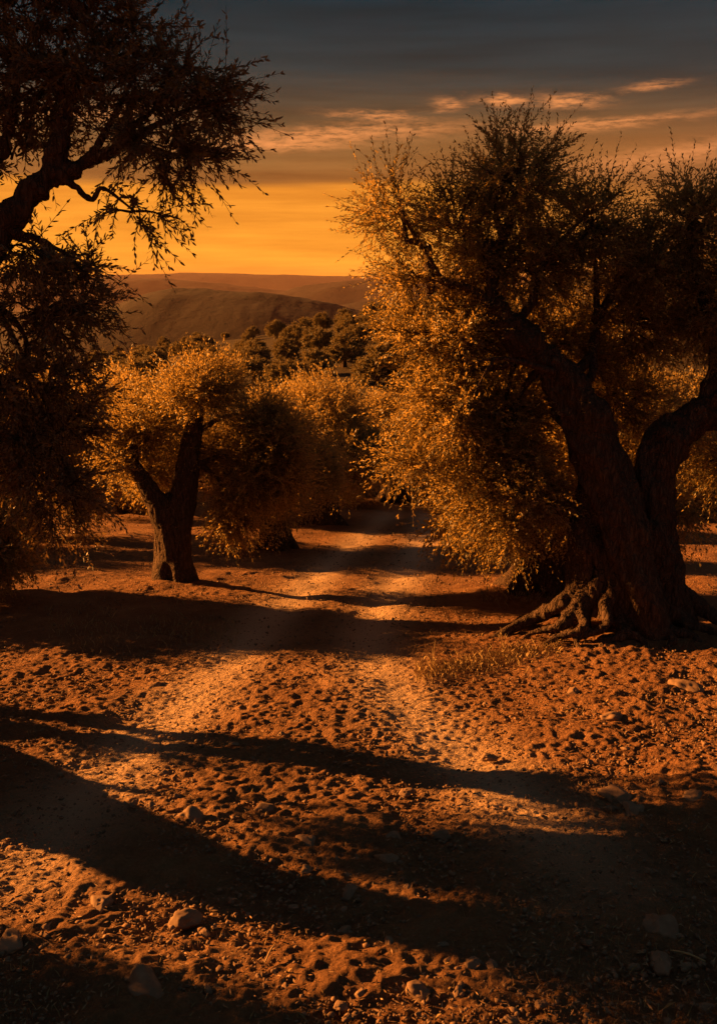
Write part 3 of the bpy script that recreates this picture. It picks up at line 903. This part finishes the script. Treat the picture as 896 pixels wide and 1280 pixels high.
# --- the foreground tree whose limb hangs in from the left edge
def near_tree():
    rng = np.random.default_rng(79)
    bx, by = NEAR_BASE
    base = gz(bx, by)
    Y1 = 7.0
    top = P(-165, 430, Y1)
    w = lambda x, y, z: np.array([x, y, base[2] + z])
    strands = [
        ([base + (0, 0, -.15), w(-4.43, 7.0, .4), w(-4.5, 6.6, .8), w(-4.72, 5.98, 1.45), w(-4.75, 5.85, 2.1), w(-4.3, 6.2, 2.75), P(-60, 335, Y1), P(0, 285, Y1), P(55, 228, Y1 + .05), P(100, 207, Y1 + .1), P(138, 194, Y1 + .1)],
         [.34, .26, .23, .22, .21, .17, .125, .10, .072, .045, .028]),
        ([base + (.05, .15, -.15), w(-4.4, 7.6, .6), w(-4.4, 7.75, 1.7), w(-4.6, 7.6, 2.3), P(-230, 330, Y1 + .5), P(-240, 220, Y1 + .6), P(-240, 120, Y1 + .8)], [.17, .085, .08, .08, .075, .06, .03]),
        ([P(52, 232, Y1 + .05), P(78, 165, Y1 + .1), P(80, 90, Y1 + .15), P(92, 10, Y1 + .2), P(100, -60, Y1 + .2)], [.06, .042, .03, .02, .01]),
        ([P(-40, 320, Y1), P(-5, 215, Y1 + .3), P(20, 120, Y1 + .3), P(10, 20, Y1 + .3)], [.05, .036, .026, .01]),
        ([base + (.1, 0, .5), base + (.4, -.2, .1), base + (.7, -.3, -.06)], [.14, .1, .04]),
        ([base + (-.1, 0, .5), base + (-.4, -.2, .1), base + (-.8, -.3, -.06)], [.14, .1, .04])]

    def B(px, py, rx, ry, dy, rd, nb, nt, bias, loose=.5):
        m = px_m(Y1 + dy, py)
        return (P(px, py, Y1 + dy), (rx * m, rd, ry * m), nb, nt, bias, loose)
    blobs = [
        B(60, 95, 85, 85, .3, .5, 70, 12, (0, 0, .5), .8),
        B(160, 95, 75, 75, .2, .5, 62, 12, (.2, 0, .4), .8),
        B(235, 120, 55, 55, .2, .4, 34, 11, (.4, 0, .3), 1),
        B(275, 118, 30, 30, .2, .25, 11, 9, (.6, 0, .25), 1),
        B(195, 185, 65, 42, .2, .4, 36, 11, (.3, 0, -.2), 1),
        B(235, 205, 45, 40, .15, .3, 18, 10, (.4, 0, -.5), 1),
        B(120, 15, 80, 45, .3, .5, 46, 12, (.1, 0, .6), .8),
        B(10, 10, 80, 60, .3, .5, 44, 12, (-.1, 0, .5), .8),
        B(15, 200, 60, 60, .4, .4, 24, 11, (-.1, 0, 0), 1),
        B(170, 265, 40, 32, .1, .3, 12, 8, (.3, 0, -.8), 1),
        B(45, 310, 62, 42, 0, .4, 34, 11, (.2, 0, -.4), 1),
        B(110, 345, 50, 40, 0, .35, 22, 10, (.4, 0, -.3), 1),
        B(55, 390, 75, 45, .1, .5, 44, 12, (.2, 0, -.4), .8),
        B(40, 470, 75, 60, .2, .5, 62, 13, (.1, 0, -.4), .6),
        B(70, 545, 55, 60, .2, .5, 52, 13, (.2, 0, -.5), .7),
        B(85, 620, 35, 50, .1, .35, 30, 12, (.2, 0, -.7), .8),
        B(0, 560, 40, 60, .2, .5, 34, 12, (0, 0, -.6), .7),
        B(-90, 120, 110, 120, .5, .8, 60, 12, (-.1, 0, .4)),
        B(-60, -70, 160, 60, .4, .8, 50, 12, (0, 0, .6)),
        B(130, -70, 90, 50, .3, .6, 36, 12, (.1, 0, .6)),
        B(-230, 160, 130, 150, .8, 1., 70, 12, (-.3, 0, .3)),
        B(-200, 330, 100, 80, .6, .8, 40, 12, (-.3, 0, -.2)),
        (base + np.array([.0, .35, .75]), (.45, .45, .75), 34, 10, (0, 0, .5), .8),  # unseen shoots at the base, added to dapple the shadow on the ground
    ]
    limbs = []
    for k, (px, py, dy) in {2: (135, 195, .1), 4: (100, 207, .1), 9: (60, 230, .05), 11: (0, 290, 0), 13: (-60, 335, 0), 14: (-60, 340, 0), 16: (-70, 345, 0), 6: (92, 20, .2), 10: (-10, 295, 0)}.items():
        limbs.append((curve_to(P(px, py, Y1 + dy), blobs[k][0], .1, rng), np.linspace(.034, .008, 5)))
    limbs.append(([P(130, 196, Y1 + .1), P(180, 165, Y1 + .1), P(230, 140, Y1 + .15), P(275, 128, Y1 + .15), P(315, 122, Y1 + .15)], [.036, .024, .016, .01, .005]))
    limbs.append(([P(110, 200, Y1 + .1), P(130, 170, Y1 + .1), P(160, 110, Y1 + .15), P(190, 60, Y1 + .2)], [.034, .024, .016, .006]))
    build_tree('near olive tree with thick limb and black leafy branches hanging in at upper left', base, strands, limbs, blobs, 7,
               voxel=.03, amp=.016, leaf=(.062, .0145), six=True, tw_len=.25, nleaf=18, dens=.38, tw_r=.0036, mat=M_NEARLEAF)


NEAR_BASE = (-4.4, 7.35)


# --- other orchard trees: one pattern with its own proportions each
def orchard_tree(label, x, y, H, Rc, trunk_r, seed, leaf=(.085, .024), group=None, nb=46, low=.28, lean=(0, 0), voxel=.035, twigs=False, high=0, vr=.21):
    rng = np.random.default_rng(seed)
    base = gz(x, y)
    b = base + (0, 0, -.12)
    fork = base + np.array([lean[0], lean[1], H * .34])
    strands, limbs, ends = [], [], []
    for k in range(7):
        a = k / 7 * 2 * math.pi + rng.uniform(-.3, .3)
        o = np.array([math.cos(a), math.sin(a), 0])
        strands.append(([b + o * trunk_r * 1.9 + (0, 0, -.05), b + o * trunk_r * .95 + (0, 0, .28), b + o * trunk_r * .62 + (0, 0, H * .2) + np.array([lean[0], lean[1], 0]) * .4, fork + o * trunk_r * .4],
                        [trunk_r * .28, trunk_r * .46, trunk_r * .5, trunk_r * .42]))
    strands.append(([b, b + (0, 0, .4), fork], [trunk_r, trunk_r * .7, trunk_r * .55]))
    blobs = []
    n = 5
    for k in range(n):
        a = (k + rng.uniform(-.25, .25)) / n * 2 * math.pi
        o = np.array([math.cos(a), math.sin(a), 0])
        c = base + o * Rc * .55 + np.array([lean[0], lean[1], H * (rng.uniform(.5, .62) + high)])
        blobs.append((c, (Rc * .5, Rc * .5, H * vr), nb, 12, o * .25 + np.array([0, 0, -.15]), .6))
        c2 = base + o * Rc * .72 + np.array([lean[0], lean[1], H * (low + rng.uniform(0, .1))])
        if not high:
            blobs.append((c2, (Rc * .3, Rc * .3, H * .14), nb // 2, 11, o * .2 + np.array([0, 0, -.7]), .7))
        if k < 4:
            strands.append(([fork, fork + o * Rc * .14 + (0, 0, H * .12), fork + o * Rc * .3 + (0, 0, H * .22)], [trunk_r * .5, trunk_r * .36, trunk_r * .2]))
        limbs.append((curve_to(fork + o * Rc * .15 + (0, 0, H * .1), c, .1, rng), np.linspace(trunk_r * .3, .012, 5)))
    blobs.append((base + np.array([lean[0], lean[1], H * (.76 + high * .5)]), (Rc * .6, Rc * .6, H * vr * 1.05), int(nb * 1.5), 13, (0, 0, .7), .8))
    return build_tree(label, base, strands, limbs, blobs, seed, voxel, .014, leaf, False, twigs, group, .36, 16)


main_tree()
left_tree()
near_tree()


def at(px, py):
    p = ground_hit(px, py)
    return p[0], p[1]


x, y = at(345, 686)
orchard_tree('middle olive tree with flared trunk standing close behind the round left tree', x, y, 2.9, 1.25, .26, 21, nb=50, low=.42)
x, y = at(402, 654)
orchard_tree('full golden topped olive tree at the left edge of the track where it bends away', x, y, 3.5, 2.0, .34, 22, nb=100, leaf=(.082, .021), low=.40)
x, y = at(683, 735)
orchard_tree('olive tree half hidden behind the massive right tree with its root flare showing', x, y, 4.0, 2.0, .42, 23, nb=56, lean=(.1, 0))
x, y = at(30, 672)
orchard_tree('dark olive tree at the left edge behind the hanging leaves', x, y, 3.6, 1.9, .3, 24, nb=60, leaf=(.1, .027), low=.24)
x, y = at(150, 640)
orchard_tree('olive tree whose pale crown shows over the left shoulder of the round tree', x, y, 3.9, 2.3, .3, 25, nb=64, leaf=(.11, .03))
GB = 'olive trees deeper in the grove'
proto = orchard_tree('farther olive tree past the bend of the track beside the golden topped tree', 1.0, 27.5, 3.1, 2.2, .3, 26, leaf=(.11, .030), group=GB, nb=70)
for x, y, rz, s, lab in ((-2.2, 31, 1.1, 1.05, 'farther olive tree filling the gap above the bend of the track'),
                         (5.4, 26, 2.3, 1.0, 'farther olive tree seen through the big right tree left of its trunk'),
                         (9.6, 24.5, 4.0, 1.05, 'farther olive tree right of the twin trunk at the right edge'),
                         (11.0, 33, 5.2, 1.15, 'farther olive tree in the back row beyond the twin trunk'),
                         (4.0, 34, 3.1, 1.0, 'farther olive tree deep behind the drooping golden branches'),
                         (-8.5, 29, .4, 1.1, 'farther olive tree at far left behind the dark edge tree')):
    copy_tree(proto, gz(x, y), rz, s, lab, GB)
# trees standing out of the frame on the sun's side: they throw the long shadows that cross the track; tall and slim ones are added for shade
SUNWARD = np.array([-math.sin(SUN_AZ), math.cos(SUN_AZ)])
LG = 'olive trees left of the picture'
LL = 'olive tree of the row left of the picture throwing its shadow over the track'


def shade_spot(tx, ty, L):
    """where a tree stands whose shadow falls L metres away on this spot"""
    return np.array([tx, ty]) + SUNWARD * L


for tx, ty, L, sc_, rz in ((-1.6, 10.6, 4.6, .74, .7), (-6, 16, 9, 1.1, 3.0)):
    q = shade_spot(tx, ty, L)
    copy_tree(proto, gz(*q), rz, sc_, LL, LG)
q = shade_spot(-1.0, 2.45, 4.6)
low = copy_tree(proto, gz(*q), 2.0, .5, 'low olive tree left of the picture shading the nearest corner of the ground', LG)
low.scale = (.48, .48, .85)
q = shade_spot(-2.3, 7.2, 5.6)  # unseen tree added to keep sun off the near branches
tall = orchard_tree('tall unseen olive tree added at left to shade the near black branches', q[0], q[1], 7.8, 2.7, .1, 31, leaf=(.12, .04), group=LG, nb=120, high=.14)
q = shade_spot(2.5, 3.3, 9.7)
slim = copy_tree(tall, gz(*q), 2.2, .42, 'slimmer high crowned olive tree added unseen at left to shade the stony foreground', LG)
slim.scale = (.34, .34, .64)  # added out of view, crown squeezed so its shade falls on the right foreground
q = np.array([-6.35, 7.55])
slim = copy_tree(tall, gz(*q), .6, .4, 'second slim high crowned olive tree added unseen at left to shade the right foreground', LG)
slim.scale = (.40, .40, .56)  # another unseen shade caster, narrowed to leave the left strip lit
q = shade_spot(2.3, 10.15, 13)  # unseen tall tree put in to darken the top of the right crown
orchard_tree('tallest tree added unseen at left to shade the top of the big right crown', q[0], q[1], 12.8, 2.7, .36, 32, leaf=(.14, .045), group=LG, nb=80, high=.24, vr=.10)

# --- the grove on the hillside beyond
HG = 'round olive trees on the hillside'


def hill_tree_proto(seed):
    rng = np.random.default_rng(seed)
    root = empty('olive_tree', (0, 0, -50), 'x', 'olive tree', HG)
    p, r = catmull([(0, 0, -.3), (.05, 0, .7), (.1, .1, 1.5), (0, .1, 2.4)], [.34, .24, .2, .06], 5)
    V, Q, caps = tube_arrays(p[None], r[None], 8)
    link('trunk', mesh_from('trunk', V, [Q, caps], [M_BARK]), root)
    blobs = []
    for k in range(6):
        a = k / 6 * 2 * math.pi + rng.uniform(-.3, .3)
        blobs.append((np.array([math.cos(a) * 1.25, math.sin(a) * 1.25, rng.uniform(1.3, 2.2)]), (1.0, 1.0, .95), 30, 11, np.array([math.cos(a) * .2, math.sin(a) * .2, 0.]), .4))
    blobs.append((np.array([0, 0, 2.7]), (1.3, 1.3, .9), 50, 11, np.array([0, 0, .5]), .4))
    link('crown', crown('crown', rng, blobs, .17, .085, False, False, np.zeros(3), M_FARLEAF, .3, 10), root)
    return root


protos = [hill_tree_proto(90 + k) for k in range(3)]
rng = np.random.default_rng(4)
placed = []
used = [False] * 3
tries = 0
while len(placed) < 170 and tries < 9000:
    tries += 1
    y = 56 + 74 * rng.uniform() ** .85
    px = rng.uniform(120, 640)
    x = (px - CX) / FPX * y
    if any((x - a) ** 2 + (y - b) ** 2 < (2.9 + .013 * b) ** 2 for a, b in placed):
        continue
    if vn2(np.array(x * .09), np.array(y * .09), 55) < -.35:
        continue
    placed.append((x, y))
    k = len(placed) % 3
    s = rng.uniform(.46, .74) if y < 112 else rng.uniform(.24, .45)
    if y > 112:
        lab = 'small dark bushy olive tree along the crest of the far hillside'
    elif px > 300:
        lab = 'round bushy olive tree on the upper hillside grove left of the big right crown'
    else:
        lab = 'round bushy olive tree on the lower left slope of the hillside grove'
    if not used[k]:
        used[k] = True
        protos[k].location = gz(x, y)
        protos[k].rotation_euler.z = rng.uniform(0, 6)
        protos[k].scale = (s,) * 3
        protos[k]['label'] = lab
    else:
        copy_tree(protos[k], gz(x, y), rng.uniform(0, 6), s, lab, HG)

# ------------------------------------------------------------------ stones, gravel, grass
_t = (1 + 5 ** .5) / 2
ICO_V = norm(np.array([(-1, _t, 0), (1, _t, 0), (-1, -_t, 0), (1, -_t, 0), (0, -1, _t), (0, 1, _t), (0, -1, -_t), (0, 1, -_t), (_t, 0, -1), (_t, 0, 1), (-_t, 0, -1), (-_t, 0, 1)]))
ICO_F = np.array([(0, 11, 5), (0, 5, 1), (0, 1, 7), (0, 7, 10), (0, 10, 11), (1, 5, 9), (5, 11, 4), (11, 10, 2), (10, 7, 6), (7, 1, 8), (3, 9, 4), (3, 4, 2), (3, 2, 6), (3, 6, 8), (3, 8, 9), (4, 9, 5), (2, 4, 11), (6, 2, 10), (8, 6, 7), (9, 8, 1)])


def subdivide(V, F):
    V = list(map(tuple, V))
    cache, out = {}, []

    def mid(a, b):
        k = (min(a, b), max(a, b))
        if k not in cache:
            m = (np.array(V[a]) + np.array(V[b])) / 2
            V.append(tuple(m / np.linalg.norm(m)))
            cache[k] = len(V) - 1
        return cache[k]
    for a, b, c in F:
        x, y, z = mid(a, b), mid(b, c), mid(c, a)
        out += [(a, x, z), (b, y, x), (c, z, y), (x, y, z)]
    return np.array(V), np.array(out)


S1 = subdivide(ICO_V, ICO_F)
S3 = subdivide(*subdivide(*S1))


def stone_mesh(seed):
    rng = np.random.default_rng(seed)
    V, F = S3
    V = V.copy()
    o = rng.uniform(0, 50, 3)
    r = 1 + .34 * vn3(*(V * 1.3 + o).T, seed) + .16 * vn3(*(V * 3 + o).T, seed + 1) + .06 * vn3(*(V * 8 + o).T, seed + 2)
    # a few facets
    for _ in range(5):
        n = norm(rng.normal(size=3))
        d = V @ n
        r = np.where(d * r > .78, .78 / np.maximum(d, .3), r)
    V = V * r[:, None] * np.array([.5, .5 * rng.uniform(.6, .85), .5 * rng.uniform(.4, .58)])
    return mesh_from('stone', V, [F], [M_STONE])


STONES = [stone_mesh(200 + k) for k in range(9)]
SG = 'stones lying on the ground'


def add_stone(px, py, wpx, label, k, sink=.28, seed=0):
    p = ground_hit(px, py)
    rng = np.random.default_rng(seed + int(px * 7 + py))
    s = wpx * px_m(p[1], py)
    o = link('stone', STONES[k % 9])
    o.location = (p[0], p[1], float(macro(p[0], p[1])) + s * (.23 - sink) + .012)
    o.rotation_euler = (rng.uniform(-.15, .15), rng.uniform(-.15, .15), rng.uniform(0, 6.28))
    o.scale = (s,) * 3
    tag(o, label, 'stone', SG)


for i, (px, py, w, lab) in enumerate((
        (490, 1050, 28, 'pale rounded stone right of centre in the foreground, upper of a close pair'),
        (484, 1077, 34, 'flat reddish stone right of centre in the foreground, lower of a close pair'),
        (773, 997, 42, 'large dark stone at the shade edge below the massive right tree'),
        (792, 1016, 32, 'flatter stone just below the large dark one at the right shade edge'),
        (868, 1000, 38, 'dark low stone at the right edge near the shade line'),
        (828, 1164, 56, 'big stone lower right with its left side lit orange'),
        (826, 1205, 44, 'half buried flat stone below the big lit one at lower right'),
        (437, 1117, 36, 'smooth grey stone in the middle of the dark trunk shadow'),
        (180, 1238, 80, 'largest half buried stone at lower left near the bottom edge'),
        (232, 1152, 44, 'brown stone lit along its top inside the lit strip at lower left'),
        (14, 1182, 50, 'dark stone in shade at the left edge near the bottom'),
        (716, 866, 20, 'small round pale stone on the lit slope below the right roots'),
        (762, 899, 30, 'low clod like stone on the lit slope at right'),
        (858, 861, 40, 'flat dark edged stone on the lit slope near the right edge'),
        (240, 1023, 38, 'flat lit stone in the bright strip left of centre'),
        (546, 1153, 24, 'small pale grey stone alone in the deep shade right of centre'),
        (590, 1208, 36, 'wide grey stone in the deep shade near the bottom centre'),
        (487, 1183, 24, 'grey pebble sized stone in deep shade below centre'),
        (552, 1046, 26, 'dull stone in half shade to the right of the close pair'),
        (126, 1132, 40, 'low broad stone in the lit strip at far lower left'),
        (333, 1012, 26, 'small lit stone right of the flat one in the bright strip'),
        (384, 1056, 30, 'low stone at the lower rim of the bright strip near centre'),
        (478, 1206, 22, 'small grey stone at the bottom centre left of the wide grey one'),
        (520, 1240, 40, 'broad shaded stone close to the bottom edge at centre'),
        (610, 948, 20, 'small stone on the bright right wheel rut'),
        (508, 992, 24, 'small stone at the edge of the fuzzy shade in mid foreground'))):
    add_stone(px, py, w, lab, i, .26)
rs = np.random.default_rng(12)
for i in range(90):
    py = 850 + 430 * rs.uniform() ** .8
    px = rs.uniform(-60, 960)
    w = rs.uniform(7, 17) * (.6 + .8 * (py - 850) / 430)
    zone = 'lit slope below the right roots' if (py < 980 and px > 560) else 'stony foreground of the track' if py > 980 else 'lit ground left of the track'
    add_stone(px, py, w, 'small half buried stone scattered on the ' + zone, i, .26, 3)


def scatter(n, seed, y0, y1, xr=.46):
    """random ground positions seen from near the camera, denser close by"""
    rng = np.random.default_rng(seed)
    y = y0 * (y1 / y0) ** rng.uniform(0, 1, n)
    x = rng.uniform(-xr, xr, n) * (y + 1.0) * 1.15
    return rng, x, y


def build_gravel():
    rng, x, y = scatter(42000, 61, 2.0, 22)
    dl = np.minimum(line_dist(x, y, RUT_L), line_dist(x, y, RUT_R))
    keep = rng.uniform(size=len(x)) > .6 * np.exp(-(dl / .25) ** 2)
    x, y = x[keep], y[keep]
    n = len(x)
    s = .003 + .013 * rng.uniform(size=n) ** 4.5 + .0005 * y
    z = macro(x, y) + s * .2 + .008
    V = ICO_V[None] * (1 + .25 * rng.normal(size=(n, 12, 1))) * s[:, None, None] * np.stack([np.ones(n), rng.uniform(.6, 1, n), rng.uniform(.4, .8, n)], -1)[:, None]
    a = rng.uniform(0, 6.28, n)
    c, sn = np.cos(a)[:, None], np.sin(a)[:, None]
    V = np.stack([V[..., 0] * c - V[..., 1] * sn, V[..., 0] * sn + V[..., 1] * c, V[..., 2]], -1)
    V += np.stack([x, y, z], -1)[:, None]
    F = (ICO_F[None] + 12 * np.arange(n)[:, None, None]).reshape(-1, 3)
    o = link('gravel', mesh_from('gravel', V.reshape(-1, 3), [F], [M_STONE]))
    tag(o, 'loose gravel and crumbs of soil strewn over the track and ground', 'gravel', kind='stuff')


def build_litter():
    rng, x, y = scatter(17000, 62, 2.0, 26)
    n = len(x)
    base = np.stack([x, y, macro(x, y) + .012 + .02 * rng.uniform(size=n)], -1)
    d = norm(np.stack([rng.normal(size=n), rng.normal(size=n), rng.uniform(-.1, .5, n)], -1))
    nr = norm(np.array([0, 0, 1]) + .5 * rng.normal(size=(n, 3)))
    V, F = leaves(rng, base, d, nr, rng.uniform(.018, .038, n) + .001 * y, rng.uniform(.005, .009, n), False)
    o = link('leaf_litter', mesh_from('leaf_litter', V, [F], [M_LITTER], smooth=False))
    tag(o, 'dry fallen olive leaves scattered over the orchard floor', 'fallen leaves', kind='stuff')


def build_grass():
    rng = np.random.default_rng(63)
    pts = []
    # along the rim in front of the big tree's roots
    for _ in range(1700):
        px = rng.uniform(520, 700)
        py = 840 - (px - 540) * .19 + rng.normal() * 7
        pts.append((px, py, .05))
    for _ in range(500):
        pts.append((rng.uniform(600, 720), rng.normal(745, 6), .05))
    for _ in range(500):
        pts.append((rng.uniform(60, 300), rng.normal(790, 14), .05))
    P3 = ground_hits([p[0] for p in pts], [p[1] for p in pts])
    h = np.array([c for *_, c in pts])
    r2, x, y = scatter(5200, 64, 2.6, 22)
    keep = (np.minimum(line_dist(x, y, RUT_L), line_dist(x, y, RUT_R)) > .4) & (vn2(x * .9, y * .9, 99) > .05)
    P3 = np.concatenate([P3, np.stack([x, y, macro(x, y)], -1)[keep]])
    h = np.concatenate([h, np.full(keep.sum(), .032)])
    n = len(P3)
    P3[:, 2] = macro(P3[:, 0], P3[:, 1])
    h = h * rng.uniform(.5, 1.9, n)
    lean = norm(rng.normal(size=(n, 3)) * (1, 1, 0)) * rng.uniform(.1, .9, (n, 1)) * h[:, None]
    w = norm(np.cross(lean, (0, 0, 1.0))) * (.0016 + .00012 * P3[:, 1:2])
    up = np.zeros((n, 3))
    up[:, 2] = h
    V = np.stack([P3 - w, P3 + w, P3 + up * .6 + lean * .35 + w * .7, P3 + up + lean, P3 + up * .6 + lean * .35 - w * .7], 1)
    F = np.arange(n * 5).reshape(n, 5)
    o = link('dry_grass', mesh_from('dry_grass', V.reshape(-1, 3), [F], [M_STRAW], smooth=False))
    tag(o, 'sparse dry yellow grass on the orchard floor and beside the roots', 'grass', kind='stuff')


build_gravel()
build_litter()
build_grass()


def weed(px, py, h, seed, label):
    rng = np.random.default_rng(seed)
    p = ground_hit(px, py)
    p[2] = float(macro(p[0], p[1]))
    VV, FF, off = [], [], 0
    for k in range(7):
        a = rng.uniform(0, 6.28)
        tip = np.array([math.cos(a) * h * .45, math.sin(a) * h * .45, h * rng.uniform(.6, 1.1)])
        c, r = catmull([(0, 0, -.02), tip * .5 + (0, 0, h * .12), tip], [.004, .003, .0018], 5)
        V, Q, caps = tube_arrays(c[None], r[None], 4)
        VV.append(V)
        FF.append(Q + off)
        off += len(V)
        for _ in range(6):
            b = c[rng.integers(3, len(c))]
            d = norm(rng.normal(size=(1, 3)) + (0, 0, .6))
            V, F = leaves(rng, b[None], d, norm(rng.normal(size=(1, 3))), np.array([.035]), np.array([.008]), False)
            VV.append(V)
            FF.append(F + off)
            off += len(V)
    o = link('dry_weed', mesh_from('dry_weed', np.concatenate(VV), FF, [M_STRAW], smooth=False), loc=p)
    tag(o, label, 'weed', 'dry weeds')


weed(541, 832, .22, 1, 'dry weed with thin bare stalks standing where the track passes the right bank')
weed(628, 812, .20, 2, 'dry weed tuft on the bank just left of the lit roots')
weed(680, 745, .14, 3, 'small dry weed before the half hidden trunk behind the right tree')


def stalk(px, py, ang, L, label):
    p = ground_hit(px, py)
    d = np.array([math.cos(ang), math.sin(ang), .12])
    c, r = catmull([-d * L * .5 + (0, 0, .02), (0, 0, .035), d * L * .5 + (0, 0, .03)], [.004, .005, .003], 5)
    V, Q, caps = tube_arrays(c[None], r[None], 6)
    p[2] = float(macro(p[0], p[1])) + .01
    o = link('dry_stalk', mesh_from('dry_stalk', V, [Q, caps], [M_STRAW]), loc=p)
    tag(o, label, 'stalk')


stalk(858, 1203, -.75, .16, 'short straw coloured stalk on the ground at lower right')
stalk(338, 1200, 1.2, .1, 'tiny lit straw piece on the shaded ground at lower centre left')
